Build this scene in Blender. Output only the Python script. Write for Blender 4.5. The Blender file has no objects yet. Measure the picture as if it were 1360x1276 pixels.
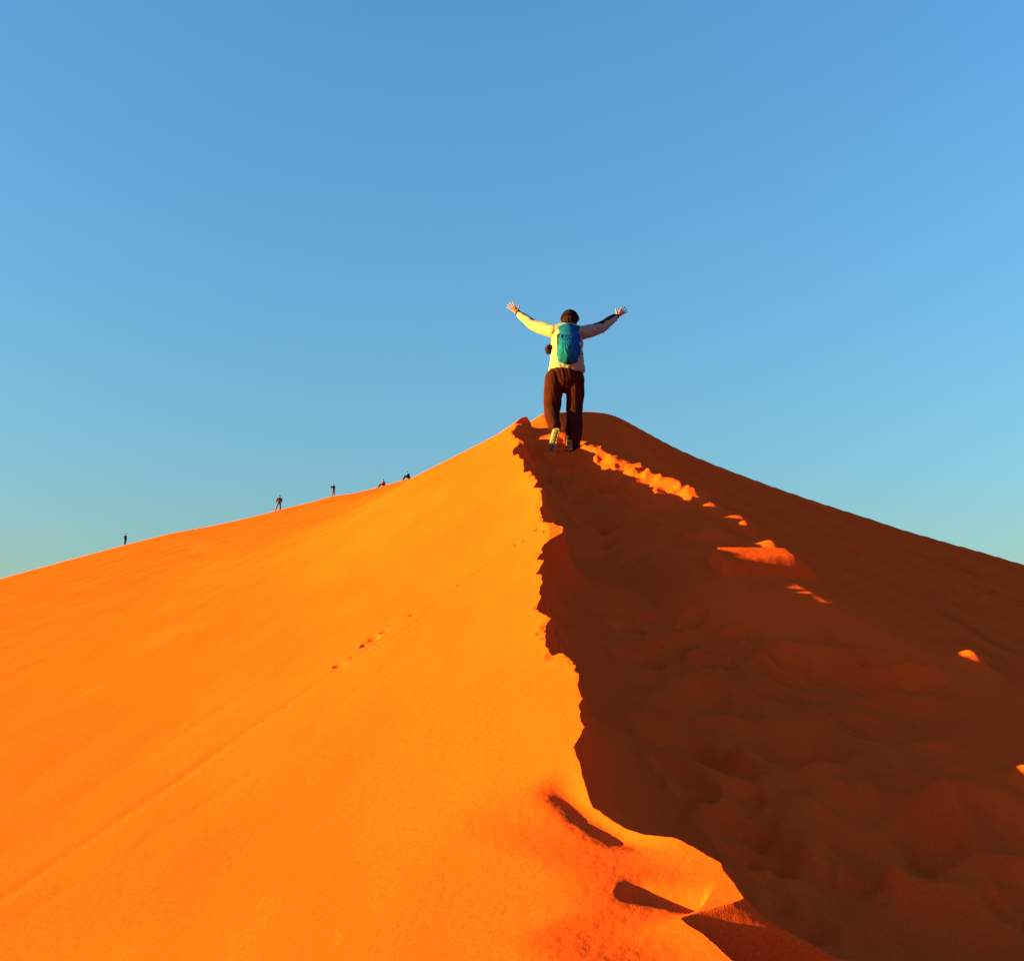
import bpy, bmesh, math, random
import numpy as np
from mathutils import Vector, Matrix

random.seed(7)
rng = np.random.RandomState(11)
C = bpy.context.scene.collection
SC = bpy.context.scene

# ------------------------------------------------------------------ camera
F = 1600.0 / 1360.0                     # focal length in image widths
PITCH = math.radians(12.7)
cam = bpy.data.cameras.new("camera")
cam.sensor_width = 36.0
cam.lens = 36.0 * F
cam.clip_start = 0.05
cam.clip_end = 6000
camo = bpy.data.objects.new("camera", cam)
camo.rotation_euler = (math.pi / 2 + PITCH, 0, 0)
C.objects.link(camo)
SC.camera = camo
CP, SP = math.cos(PITCH), math.sin(PITCH)

def ray(u, r):
    """direction (x, 1, z) of the sight line through a point of the photograph"""
    a = (u - 680.0) / 1600.0
    b = (638.0 - r) / 1600.0
    dy = CP - b * SP
    dz = SP + b * CP
    return a / dy, dz / dy

# ------------------------------------------------------------------ noise
_perm = rng.permutation(512)
_perm = np.concatenate([_perm, _perm])
_grad = np.stack([np.cos(np.arange(512) * 2.39996), np.sin(np.arange(512) * 2.39996)], 1)

def perlin(x, y):
    xi = np.floor(x).astype(np.int64); yi = np.floor(y).astype(np.int64)
    xf = x - xi; yf = y - yi
    u = xf * xf * xf * (xf * (xf * 6 - 15) + 10); v = yf * yf * yf * (yf * (yf * 6 - 15) + 10)
    def g(ix, iy, dx, dy):
        h = _perm[(_perm[ix & 511] + iy) & 511]
        gr = _grad[h]
        return gr[..., 0] * dx + gr[..., 1] * dy
    a = g(xi, yi, xf, yf); b = g(xi + 1, yi, xf - 1, yf)
    c = g(xi, yi + 1, xf, yf - 1); d = g(xi + 1, yi + 1, xf - 1, yf - 1)
    return (a + (b - a) * u) + ((c + (d - c) * u) - (a + (b - a) * u)) * v

def fbm(x, y, o=3):
    s = 0; a = 1.0
    for k in range(o):
        s = s + a * perlin(x + 17.3 * k, y - 9.1 * k); a *= 0.5; x = x * 2.03; y = y * 2.03
    return s

def sstep(x, a, b):
    t = np.clip((x - a) / (b - a), 0, 1)
    return t * t * (3 - 2 * t)

# ------------------------------------------------------------------ dune shape
def zc_of(y):
    return -1.5 + 0.36 * y - 0.02 * np.maximum(0, y - 17.5) ** 2

CREST = [(700,551),(690,558),(683,566),(699,568.5),(687,570),(679,576),(685,583),(698,593),(682,596),(683.5,603),
 (692,606),(690,611),(698,612.5),(695,624),(704,626.5),(709,630),(710.5,636),(716,640.5),(708,645),(721,651),
 (719,658),(722,664),(719,671),(721,683),(725,690),(736,697),(745,703),(751,709),(748,713),(735,717),(720,720),(721,727),
 (714,735.7),(722,743),(713,757),(720,765),(721,774.5),(716.4,782.8),(718.8,789.8),(714,797),(715,805),(721,813),
 (733,823),(724.7,826.6),(727.5,840),(726.3,850),(733.3,860.9),(745,863.6),(764.4,883),(768.3,900.5),(770.2,916),
 (775.3,927.7),(770.2,935.5),(772.2,958.8),(776.8,966.6),(768.3,980),(763.6,990),(772,1017),(788,1048),(815,1066),
 (858,1091),(896.6,1110.4),(935.4,1131.8),(958.8,1145.4),(963,1159),(982,1180.4),(987,1190),(990,1196),(970,1202),(925,1208),(902,1214),
 (908,1222),(935,1240),(975,1276),(1005,1310),(1030,1370)]
cy, cx = [], []
for (u, r) in CREST:
    a, v = ray(u, r)
    y = 1.5 / (0.36 - v)
    cy.append(y); cx.append(a * y)
o_ = np.argsort(cy)
cy = np.array(cy)[o_]; cx = np.array(cx)[o_]
YT = np.arange(-60, 400, 0.01)
XT = np.interp(YT, cy, cx)
far = YT > cy[-1]
XT[far] = cx[-1] - 0.06 * (YT[far] - cy[-1])
near = YT < cy[0]
XT[near] = cx[0] + 0.25 * np.sin((YT[near] - cy[0]) * 0.5)
def gsm(a, s):
    n = int(4 * s); k = np.exp(-0.5 * (np.arange(-n, n + 1) / s) ** 2); k /= k.sum()
    return np.convolve(np.pad(a, n, mode='edge'), k, mode='valid')
rough_ = fbm(YT * 3.1, YT * 0 + 2.5, 2) * 0.012 + fbm(YT * 9.0, YT * 0 + 7.5, 3) * 0.016
XR = rough_ * sstep(YT, 4.2, 5.2) * np.clip(YT / 9, 0.4, 1.3) + 0.006 * fbm(YT * 14, YT * 0 + 1.5, 2)
XT = XT + np.where(YT < 22, XR, 0)
SL = np.sqrt(1 + np.gradient(gsm(XT, 1.2), 0.01) ** 2)
XS1 = gsm(XT, 25); XS2 = gsm(XT, 70)
wgt = sstep(YT, 4.5, 8)
wg0 = sstep(YT, 3.8, 5.0)
XS = gsm(XT, 3) * (1 - wg0) + XS1 * wg0
XS = XS * (1 - wgt) + XS2 * wgt

SUN = Vector((-0.975, -0.165, 0.118)).normalized()
KS, TAU = SUN.y / SUN.x, SUN.z / -SUN.x          # sideways drift and drop of a sunbeam per metre across the dune

def beam(x, y):
    """height of the last sunbeam that clears the crest"""
    yc = y
    for _ in range(3):
        xs_ = np.interp(yc, YT, XS)
        yc = y - KS * np.maximum(x - xs_, 0)
    xs_ = np.interp(yc, YT, XS)
    return zc_of(np.clip(yc, -60, 400)) - TAU * np.maximum(x - xs_, 0)

def march(u, r, fn, y0=1.5, y1=220):
    """first place where the sight line through a photo point meets the surface"""
    a, v = ray(u, r)
    ys = np.concatenate([np.arange(y0, 30, 0.01), np.arange(30, y1, 0.1)])
    zz = fn(a * ys, ys)
    hit = np.nonzero(zz >= v * ys)[0]
    y = ys[hit[0]] if len(hit) else ys[np.argmax(zz / ys)]
    return a * y, y

STRIP = [march(u, r, beam) for (u, r) in [(738, 585), (760, 594), (800, 611), (850, 637), (890, 651), (920, 664)]]
STRIP = [p for p in STRIP if p[1] < 19]
RPX = [(760, 594), (800, 611), (850, 637), (920, 664), (1015, 742), (1130, 800), (1288, 866), (1358, 1022)]
rp = sorted([march(u, r, beam) for (u, r) in RPX], key=lambda p: p[1])
print("rim", [(round(a, 2), round(b, 2)) for a, b in rp])
RIM = [(rp[0][0], -60), (rp[0][0], 3)] + rp + [(0.40, max(16.5, rp[-1][1] + 1)), (0.25, 19), (0.2, 21), (-20, 400)]
RT = gsm(np.interp(YT, [p[1] for p in RIM], [p[0] for p in RIM]), 30)

QUADS = [[(969, 737), (1040, 736), (1063, 750), (992, 758)]]
QUADS = [[march(u, r, beam) for (u, r) in q] for q in QUADS]
SPOTS = [(u, r, w) for (u, r, w) in [(912, 663, .10), (940, 672, .07), (975, 688, .07), (1018, 720, .05), (985, 696, .04), (1284, 867, .04), (1358, 1022, .03)]]
SPOTS = [march(u, r, beam) + (w,) for (u, r, w) in SPOTS]

def seg_dist(x, y, pts):
    best = np.full(x.shape, 1e9)
    for (ax, ay), (bx, by) in zip(pts[:-1], pts[1:]):
        vx, vy = bx - ax, by - ay
        t = np.clip(((x - ax) * vx + (y - ay) * vy) / (vx * vx + vy * vy), 0, 1)
        best = np.minimum(best, np.hypot(x - ax - t * vx, y - ay - t * vy))
    return best

def sunlit_relief(x, y):
    """how far the trodden rim stands above (or below) the last sunbeam"""
    m = (x > -0.5) & (x < 5) & (y > 4) & (y < 21)
    out = np.full(x.shape, -0.060)
    xm, ym = x[m], y[m]
    sp = sorted(STRIP, key=lambda p: p[1])
    sx_ = np.interp(ym, [p[1] for p in sp], [p[0] for p in sp])
    on_ = sstep(ym, sp[0][1] - 0.5, sp[0][1] + 0.2) * (1 - sstep(ym, sp[-1][1] + 0.2, sp[-1][1] + 1.2))
    sd_ = xm - sx_ + 0.05 * fbm(ym * 2.5, xm * 2.5, 2)
    q = on_ * sstep(sd_, -0.36, 0.14) * (1 - sstep(sd_, 0.14, 0.42)) * (0.172 + 0.04 * fbm(xm * 4, ym * 3, 2))
    for (sx, sy, w) in SPOTS:
        amp_ = 0.096 if sy > 10.5 else 0.078
        w *= 2.3
        dx = (xm - sx - 0.4 * w) / w
        dx = np.where(dx > 0, dx * 1.6, dx)
        q = np.maximum(q, amp_ * np.exp(-(dx ** 2 + ((ym - sy) / (w * 1.5)) ** 2)))
    for pl in QUADS:
        x0 = min(p[0] for p in pl); x1 = max(p[0] for p in pl); y0 = min(p[1] for p in pl) + 0.08; y1 = max(p[1] for p in pl) - 0.28; x0 -= 0.08; x1 -= 0.12
        t = (xm - x0) / (x1 - x0)
        prof = np.where(t < 1.0, np.clip(0.060 + 0.026 + 0.085 * t, 0, 1) * sstep(t, -0.25, 0.05), 0.171 * (1 - sstep(t, 1.0, 1.5)))
        edge = sstep(ym, y0 - 0.06 + 0.25 * (xm - x0), y0 + 0.12 + 0.25 * (xm - x0)) * (1 - sstep(ym, y1 - 0.12, y1 + 0.10))
        xm_, ym_ = (x0 + x1) / 2, (y0 + y1) / 2
        q = np.maximum(q, 0.030 * np.exp(-(((xm - xm_) / 0.70) ** 4 + ((ym - ym_) / 0.85) ** 4)))
        q = np.maximum(q, prof * edge + 0.003 * fbm(xm * 9, ym * 9, 2) * edge)
    out[m] += q
    full = np.zeros(x.shape); full[m] = np.clip(q / 0.06, 0, 1)
    return out, full

# skyline of the far left shoulder of the dune
SKY = [(-300, 850), (0, 769), (80, 747), (166, 724), (225, 709), (280, 699), (330, 688), (372, 677), (410, 668), (442, 659), (475, 655), (505, 648), (540, 637), (580, 634), (640, 640)]
G0, S0, C0, I0 = 0.274, 0.26, 6e-5, 1.35
su, sd = [], []
for (u, r) in SKY:
    a, v = ray(u, r)
    su.append(a); sd.append(v - (G0 + S0 * a - 2 * math.sqrt(I0 * C0)))
su = np.array(su); sd = np.array(sd)

# skyline of the right flank
SKYR = [(670, 560), (690, 554), (715, 550), (740, 547), (780, 546.5), (812, 549), (826, 556), (840, 563.5), (860, 574), (900, 596), (950, 618), (1000, 637), (1100, 671), (1200, 703), (1360, 750), (1700, 850), (2400, 1000)]
def flank(x, y):
    yy = np.clip(y, -80, 260)
    P = -1.45 + 0.41 * yy - 0.368 * x - 0.00166 * yy * np.abs(yy) - 0.01 * np.maximum(0, yy - 24) ** 2
    return P - 0.012 * np.maximum(x - 12, 0)
def fine(a_, d_, s_):
    g = np.arange(min(a_) - 0.3, max(a_) + 0.3, 0.002)
    return g, gsm(np.interp(g, a_, d_), s_)
fu, fv = fine([ray(u, r)[0] for u, r in SKYR], [ray(u, r)[1] for u, r in SKYR], 4)
EDGE = [(600, 17.5), (690, 17.8), (725, 18.4), (770, 20.6), (812, 23.5), (900, 25.5), (1100, 27), (1360, 28.5), (2400, 30)]
eu, ey = fine([ray(u, 600)[0] for u, _ in EDGE], [y for _, y in EDGE], 6)
def right_flank(x, y):
    ys = np.maximum(y, 2.0)
    up = x / ys
    V0 = np.interp(up, fu, fv); yk = np.interp(up, eu, ey)
    V = np.where(ys < yk, V0 - 0.068 * np.log(yk / ys), V0 - 0.22 * (ys - yk) / yk)
    k = sstep(y, 2.0, 4.5)
    return flank(x, y) * (1 - k) + V * ys * k

NEARSKY = [(545, 634), (560, 627), (580, 617.5), (600, 607), (640, 586), (670, 570.5), (690, 559.5)]
nu, nd = None, None
DENTS = []      # (x, y, rx, ry, angle, depth, rim)
PADS = []       # (x, y, z, radius)
GROOVES = []    # (pts, width, depth)

def base(x, y):
    xc = np.interp(y, YT, XT); xs = np.interp(y, YT, XS); xr = np.interp(y, YT, RT)
    zc = zc_of(np.clip(y, -60, 400))
    # ---- left, sunlit flank
    yy = np.clip(y, -80, 260)
    def plane(px, py):
        return -I0 + G0 * py + S0 * px - C0 * py * np.abs(py)
    L = plane(x, yy)
    up = np.where(y > 20, x / np.maximum(y, 20), 0)
    L = L + np.where(y > 20, y * np.interp(up, su, sd) * sstep(y, 35, 130), 0)
    nearw = 1 - sstep(y, 3.4, 4.4)
    h = zc - plane(xs, yy)
    h = np.where(y > 20, h * (1 - sstep(y, 20, 40)), h)
    d = np.maximum(xs - x, 0)
    w = 0.35 + 0.085 * np.clip(y, 0, 22)
    L = L + h * np.exp(-d / w) + 0.066 * nearw * sstep(d, 0.05, 0.45) * (1 - sstep(d, 0.5, 2.0))
    if nu is not None:
        L = L + y * np.interp(x / np.maximum(y, 5), nu, nd) * sstep(y, 5, 17) * (1 - sstep(y, 24, 60))
    L = L + 0.022 * fbm(x * 0.45 + 3, y * 0.25, 3) * sstep(d, 0.1, 2.5) * np.clip(0.4 + y * 0.05, 0.4, 3)
    # ---- trampled hollow right of the crest
    dr = np.maximum(x - xs, 0)
    W = np.maximum(xr - xs, 0.05)
    t = np.clip(dr / W, 0, 1.4)
    D = 0.27 * sstep(W, 0.15, 1.6) + 0.03
    dip = D * np.clip(1 - t ** 2.2, 0, 1)
    T = zc - 0.29 * dr - dip
    T = T - 0.20 * np.maximum(dr - 2.6, 0)
    T = T + (0.030 * fbm(x * 2.2, y * 1.6 + 5, 2) + 0.012 * fbm(x * 6, y * 5, 2)) * sstep(dr, 0.1, 0.5)
    # ---- right flank, away from the sun
    P = right_flank(x, y)
    P = P + 0.02 * fbm(x * 0.5, y * 0.3 + 40, 3) * sstep(x - xr, 0.2, 1.5)
    bw = 0.20 + 0.10 * sstep(W, 0.4, 1.6)
    k = sstep(x - xr, -bw, bw * 1.2)
    R = T + (P - T) * k
    rel, lit_ = sunlit_relief(x, y)
    cap = beam(x, y) + rel
    on = sstep(x - xs, 0.05, 0.3) * (1 - sstep(y, 16.2, 18.2))
    R = R + on * (np.minimum(R, cap) - R)
    fbase = cap + 0.015 * fbm(x * 3 + 9, y * 2, 2) * sstep(np.abs(x - xr), 0.1, 0.4)
    floor_ = fbase - (1 - lit_) * (0.30 * np.maximum(0, xr - 0.12 - x) + 0.10 * np.maximum(0, x - xr - 0.12) + 0.55 * np.maximum(0, x - xr - 0.45))
    R = R + on * sstep(y, 3, 5) * (np.maximum(R, floor_) - R)
    # ---- meet at the crest
    cw = 0.055 + 0.10 * nearw + 0.08 * np.maximum(0, y - 19)
    e = np.where(x <= xc, 1.0, np.exp(-np.maximum(x - xc, 0) / (cw * np.minimum(np.interp(y, YT, SL), 6))))
    z = R + (L - R) * e
    # desert floor far below
    fl = -22 + 1.5 * fbm(x * 0.01, y * 0.01, 2)
    z = np.where(z > fl + 3, z, fl + 3 * np.exp(np.clip((z - fl - 3) / 3, -30, 0)))
    return z

def height(x, y):
    z = base(x, y)
    for (px, py, rx, ry, an, dep, rim) in DENTS:
        R_ = max(rx, ry) * 2.3
        m = np.nonzero((np.abs(x - px) < R_) & (np.abs(y - py) < R_))[0]
        if len(m) == 0: continue
        dx = x[m] - px; dy = y[m] - py
        c, s = math.cos(an), math.sin(an)
        q = np.sqrt(((c * dx + s * dy) / rx) ** 2 + ((-s * dx + c * dy) / ry) ** 2)
        z[m] += -dep * np.exp(-(q ** 3) * 1.2) + rim * np.exp(-((q - 1.25) / 0.32) ** 2)
    for gv in GROOVES:
        pts, wd, dep = gv[:3]
        xs_ = [p[0] for p in pts]; ys_ = [p[1] for p in pts]
        m = np.nonzero((x > min(xs_) - 1) & (x < max(xs_) + 1) & (y > min(ys_) - 1) & (y < max(ys_) + 1))[0]
        if len(m) == 0: continue
        best = np.full(len(m), 1e9); par = np.zeros(len(m)); L0 = 0
        for i in range(len(pts) - 1):
            ax, ay = pts[i]; bx, by = pts[i + 1]
            vx, vy = bx - ax, by - ay; ll = vx * vx + vy * vy
            tt = np.clip(((x[m] - ax) * vx + (y[m] - ay) * vy) / ll, 0, 1)
            dd = np.hypot(x[m] - ax - tt * vx, y[m] - ay - tt * vy)
            c_ = dd < best
            best[c_] = dd[c_]; par[c_] = L0 + tt[c_] * math.sqrt(ll); L0 += math.sqrt(ll)
        amp = np.clip(0.55 + 0.9 * fbm(par * 1.3 + wd * 100, par * 0 + dep * 1000, 2), 0.08, 1.3)
        if len(gv) > 3: amp = gv[3]
        amp = amp * sstep(par, 0, 0.3 * L0 if L0 < 1.5 else 0.5) * sstep(L0 - par, 0, (0.12 if wd == 0.045 else 0.35 if wd == 0.075 else 0.5) * L0 if L0 < 1.5 else 0.5)
        z[m] += -dep * amp * np.exp(-(best / wd) ** 2)
    for (px, py, pz, R_) in PADS:
        m = np.nonzero((np.abs(x - px) < R_ * 2) & (np.abs(y - py) < R_ * 2))[0]
        q = np.hypot(x[m] - px, y[m] - py) / R_
        k = np.exp(-q ** 4)
        z[m] = z[m] * (1 - k) + (pz + 0.30 * (y[m] - py)) * k
    return z

def ground(u, r, y0=1.5, y1=220, fn=None):
    """first place where the sight line through a photo point meets the dune"""
    a, v = ray(u, r)
    ys = np.concatenate([np.arange(y0, 30, 0.01), np.arange(30, y1, 0.1)])
    zz = (fn or base)(a * ys, ys)
    hit = np.nonzero(zz >= v * ys)[0]
    y = ys[hit[0]] if len(hit) else ys[np.argmax(zz / ys)]
    return a * y, y, float((fn or base)(np.array([a * y]), np.array([y]))[0])

a_, d_ = [], []
for (u, r) in NEARSKY:
    a, v = ray(u, r)
    ys = np.arange(12, 26, 0.05)
    a_.append(a); d_.append(v - float(np.max(base(a * ys, ys) / ys)))
print("near flank correction", [round(q, 3) for q in d_])
a_ = [-0.30, -0.17] + a_ + [0.05]; d_ = [0, 0.25 * d_[0]] + d_ + [0]
nu, nd = fine(a_, d_, 9)

# soft scoops by the near crest
def trench(pxs, wd, dep):
    GROOVES.append(([ground(*p)[:2] for p in pxs], wd, dep))

# trail across the lit flank
TR = [(722, 705), (690, 722), (640, 755), (590, 792), (540, 825), (450, 887), (330, 970), (200, 1060), (90, 1135), (0, 1195), (-120, 1275)]
GROOVES.append(([ground(*p)[:2] for p in TR], 0.05, 0.010))
GROOVES.append(([ground(*p)[:2] for p in [(600, 800), (560, 820), (520, 848), (470, 880)]], 0.035, 0.013))
GROOVES.append(([ground(*p)[:2] for p in [(520, 800), (400, 870), (260, 965), (100, 1060), (0, 1120)]], 0.07, 0.006))
GROOVES.append(([ground(*p)[:2] for p in [(676, 590), (650, 600), (620, 612)]], 0.05, 0.02))
for (u, r, k) in [(452, 884, 1.2), (468, 873, .5), (487, 857, 1.0), (499, 847, 1.2), (508, 840, .9), (523, 831, .6), (547, 816, 1.0), (700, 716, .8), (687, 723, .6), (716, 701, .9), (722, 706, .7), (610, 778, .4), (380, 938, .5), (352, 955, .4)]:
    x_, y_, _ = ground(u + random.uniform(-3, 3), r + random.uniform(-2, 2))
    DENTS.append((x_, y_, 0.030 * k * random.uniform(.7, 1.2), 0.055 * k * random.uniform(.8, 1.6), random.uniform(-.1, 0.7), 0.019 * k, 0.003))
for (a0, b0, a1, b1, wd, dep) in [(560, 700, 60, 950, .09, .006), (690, 760, 330, 1010, .05, .005), (420, 980, -40, 1260, .05, .006), (640, 900, 300, 1130, .06, .004), (500, 690, 0, 905, .12, .006), (600, 845, 480, 925, .03, .006), (250, 1080, 20, 1230, .04, .005)]:
    pts = []
    for k in range(7):
        t = k / 6
        pts.append(ground(a0 + (a1 - a0) * t + random.uniform(-9, 9), b0 + (b1 - b0) * t + random.uniform(-5, 5))[:2])
    GROOVES.append((pts, wd, dep))

# hollow and gully of the near crest
def dig(pxs, wd, dep):
    pts = [ground(*p)[:2] for p in pxs]
    GROOVES.append((pts, wd, dep))
DIG = []
for pxs, wd, dep in [
    ([(738, 1014), (754, 1034), (788, 1062), (830, 1089), (868, 1110), (900, 1131)], 0.075, 0.055),
    ([(814, 1180), (852, 1185), (897, 1191), (938, 1196)], 0.045, 0.046)]:
    DIG.append(([ground(*p)[:2] for p in pxs], wd, dep, 1.0))

# trampled footsteps in the shaded hollow, and along its rim
QC = np.mean(np.array(QUADS[0]), 0)
print('quad', QUADS, QC, 'strip', STRIP)
n = 0
while n < 210:
    y_ = 2.6 + 13.0 * random.random() ** 1.4
    xs_ = float(np.interp(y_, YT, XS)); xr_ = float(np.interp(y_, YT, RT))
    t = random.uniform(0.22, 0.84)
    x_ = xs_ + (xr_ - xs_) * t
    if x_ - xs_ < 0.28: 
        n += 0.2; continue
    if math.hypot(x_ - QC[0], y_ - QC[1]) < 1.15:
        n += 0.1; continue
    big = random.random() < 0.32
    r_ = random.uniform(0.22, 0.40) if big else random.uniform(0.09, 0.17)
    dep = (random.uniform(0.04, 0.075) if big else random.uniform(0.02, 0.045)) * (1.0 if t < 0.9 else 0.7)
    xs_ = float(np.max(np.interp(np.linspace(y_ - 2.2 * r_, y_ + 2.2 * r_, 15), YT, XT)))
    if x_ - xs_ < 2.3 * r_:
        n += 0.1; continue
    DENTS.append((x_, y_, r_ * random.uniform(0.6, 0.9), r_ * random.uniform(0.9, 1.35), random.uniform(-0.8, 0.8), dep, dep * (0.30 if big else 0.30)))
    n += 1
# lumps and prints on the sunlit rim
for i in range(42):
    y_ = random.uniform(11.6, STRIP[0][1] + 0.5)
    xr_ = float(np.interp(y_, YT, RT)) + random.gauss(-0.02, 0.10)
    r_ = random.uniform(0.05, 0.11)
    DENTS.append((xr_, y_, r_, r_ * random.uniform(1.0, 1.6), random.uniform(-0.6, 0.6), random.uniform(0.015, 0.042), 0.012))
for i in range(110):
    y_ = random.uniform(5.0, 16.5)
    x_ = float(np.interp(y_, YT, XT)) + random.uniform(-0.015, 0.09)
    r_ = random.uniform(0.02, 0.05) * (0.7 + y_ / 18)
    DENTS.append((x_, y_, r_, r_ * random.uniform(1.0, 2.0), random.uniform(-0.8, 0.8), random.uniform(0.006, 0.022), 0.003))
# faint marks on the right flank
for i in range(26):
    x_ = random.uniform(2.6, 8); y_ = random.uniform(9, 19)
    r_ = random.uniform(0.08, 0.2)
    DENTS.append((x_, y_, r_, r_ * 1.5, random.uniform(-1.2, 1.2), random.uniform(0.04, 0.09), 0.02))
for pxs in ([(975, 690), (1100, 745), (1230, 800), (1359, 872)], [(1010, 690), (1150, 730), (1359, 815)], [(1180, 820), (1260, 845), (1359, 890)], [(1230, 745), (1359, 790)], [(1090, 780), (1200, 830), (1359, 900)]):
    GROOVES.append(([ground(*p)[:2] for p in pxs], 0.07, 0.07))
GROOVES += DIG

# ------------------------------------------------------------------ where the hiker treads
_, MAN_Y = march(757, 599, height, 8)
_, LFY = march(731, 600, height, 8)
print("hiker distance", MAN_Y, "left foot", LFY)
def mp(u, r, dy=0.0):
    """a body point: photo position at a depth dy metres beyond the hiker's own distance"""
    a, v = ray(u, r)
    y = MAN_Y + dy
    return Vector((a * y, y, v * y))
RF = mp(757, 599, 0.02)      # right heel on the sand
LF = mp(731, 600, -0.10)     # left toe on the sand
PADS.append((RF.x, RF.y + 0.10, RF.z + 0.03, 0.17))
PADS.append((LF.x, LF.y, LF.z, 0.13))

# ------------------------------------------------------------------ dune mesh (polar sheet round the viewpoint out to the horizon)
def rng_steps(a, b, s):
    return np.linspace(a, b, max(2, int(math.ceil(abs(b - a) / s))), endpoint=False)
th = np.concatenate([rng_steps(-math.pi, -0.9, 0.04), rng_steps(-0.9, -0.46, 0.008), rng_steps(-0.46, -0.03, 0.0015),
                     rng_steps(-0.03, 0.225, 0.0006), rng_steps(0.225, 0.46, 0.0013), rng_steps(0.46, 0.9, 0.008), rng_steps(0.9, math.pi, 0.04)])
v_near = np.concatenate([np.arange(-0.75, -0.18, 0.002), np.arange(-0.18, 0.08, 0.0005)]); v_mid = np.arange(0.08, 0.2985, 0.00055)
rad = np.concatenate([[0.25, 0.5, 0.75, 1.0, 1.2], 1.5 / (0.36 - v_near), 1.5 / (0.36 - v_mid),
                      np.exp(np.linspace(math.log(24.6), math.log(230), 230)), np.exp(np.linspace(math.log(240), math.log(4000), 30))])
NT, NR = len(th), len(rad)
TH, RR = np.meshgrid(th, rad)
X = (np.sin(TH) * RR).ravel(); Y = (np.cos(TH) * RR).ravel()
Z = height(X, Y)
Z += 0.0012 * fbm(X * 30, Y * 30, 2) * (RR.ravel() < 9)
co = np.stack([X, Y, Z], 1)
co = np.concatenate([co, [[0, 0, float(height(np.array([0.0]), np.array([0.0]))[0])]]])
i, j = np.meshgrid(np.arange(NR - 1), np.arange(NT), indexing='ij')
j2 = (j + 1) % NT
quads = np.stack([i * NT + j, i * NT + j2, (i + 1) * NT + j2, (i + 1) * NT + j], -1).reshape(-1, 4)[:, ::-1]
jj = np.arange(NT)
tris = np.stack([np.full(NT, NR * NT), (jj + 1) % NT, jj], 1)
me = bpy.data.meshes.new("sand_dune")
me.vertices.add(len(co)); me.vertices.foreach_set("co", co.astype(np.float32).ravel())
nl = quads.size + tris.size
me.loops.add(nl); me.loops.foreach_set("vertex_index", np.concatenate([quads.ravel(), tris.ravel()]).astype(np.int32))
me.polygons.add(len(quads) + len(tris))
st = np.concatenate([np.arange(len(quads)) * 4, quads.size + np.arange(len(tris)) * 3]).astype(np.int32)
me.polygons.foreach_set("loop_start", st)
me.polygons.foreach_set("use_smooth", np.ones(len(st), dtype=bool))
me.update(calc_edges=True)
me.validate()
dune = bpy.data.objects.new("sand_dune", me)
dune["kind"] = "structure"
dune["label"] = "orange sand dune with a sharp trampled crest, lit on the left and shaded on the right"
C.objects.link(dune)
print("dune verts", len(co), "mesh up?", me.polygons[NT * 500].normal[:])

# ------------------------------------------------------------------ materials
def mat(name, col, rough=0.8, spec=0.2, var=0.0, vscale=20, bump=0.0, bscale=200, dist=0.002):
    m = bpy.data.materials.new(name); m.use_nodes = True
    nt = m.node_tree; b = nt.nodes["Principled BSDF"]
    b.inputs["Base Color"].default_value = (*col, 1)
    b.inputs["Roughness"].default_value = rough
    b.inputs["Specular IOR Level"].default_value = spec
    tc = nt.nodes.new("ShaderNodeTexCoord")
    if var:
        nz = nt.nodes.new("ShaderNodeTexNoise"); nz.inputs["Scale"].default_value = vscale; nz.inputs["Detail"].default_value = 4
        nt.links.new(tc.outputs["Object"], nz.inputs["Vector"])
        rp = nt.nodes.new("ShaderNodeValToRGB")
        rp.color_ramp.elements[0].position = 0.3; rp.color_ramp.elements[1].position = 0.7
        rp.color_ramp.elements[0].color = (*[c * (1 - var) for c in col], 1)
        rp.color_ramp.elements[1].color = (*[min(1, c * (1 + var)) for c in col], 1)
        nt.links.new(nz.outputs["Fac"], rp.inputs["Fac"]); nt.links.new(rp.outputs["Color"], b.inputs["Base Color"])
    if bump:
        n2 = nt.nodes.new("ShaderNodeTexNoise"); n2.inputs["Scale"].default_value = bscale; n2.inputs["Detail"].default_value = 3
        nt.links.new(tc.outputs["Object"], n2.inputs["Vector"])
        bp = nt.nodes.new("ShaderNodeBump"); bp.inputs["Strength"].default_value = bump; bp.inputs["Distance"].default_value = dist
        nt.links.new(n2.outputs["Fac"], bp.inputs["Height"]); nt.links.new(bp.outputs["Normal"], b.inputs["Normal"])
    return m

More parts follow.
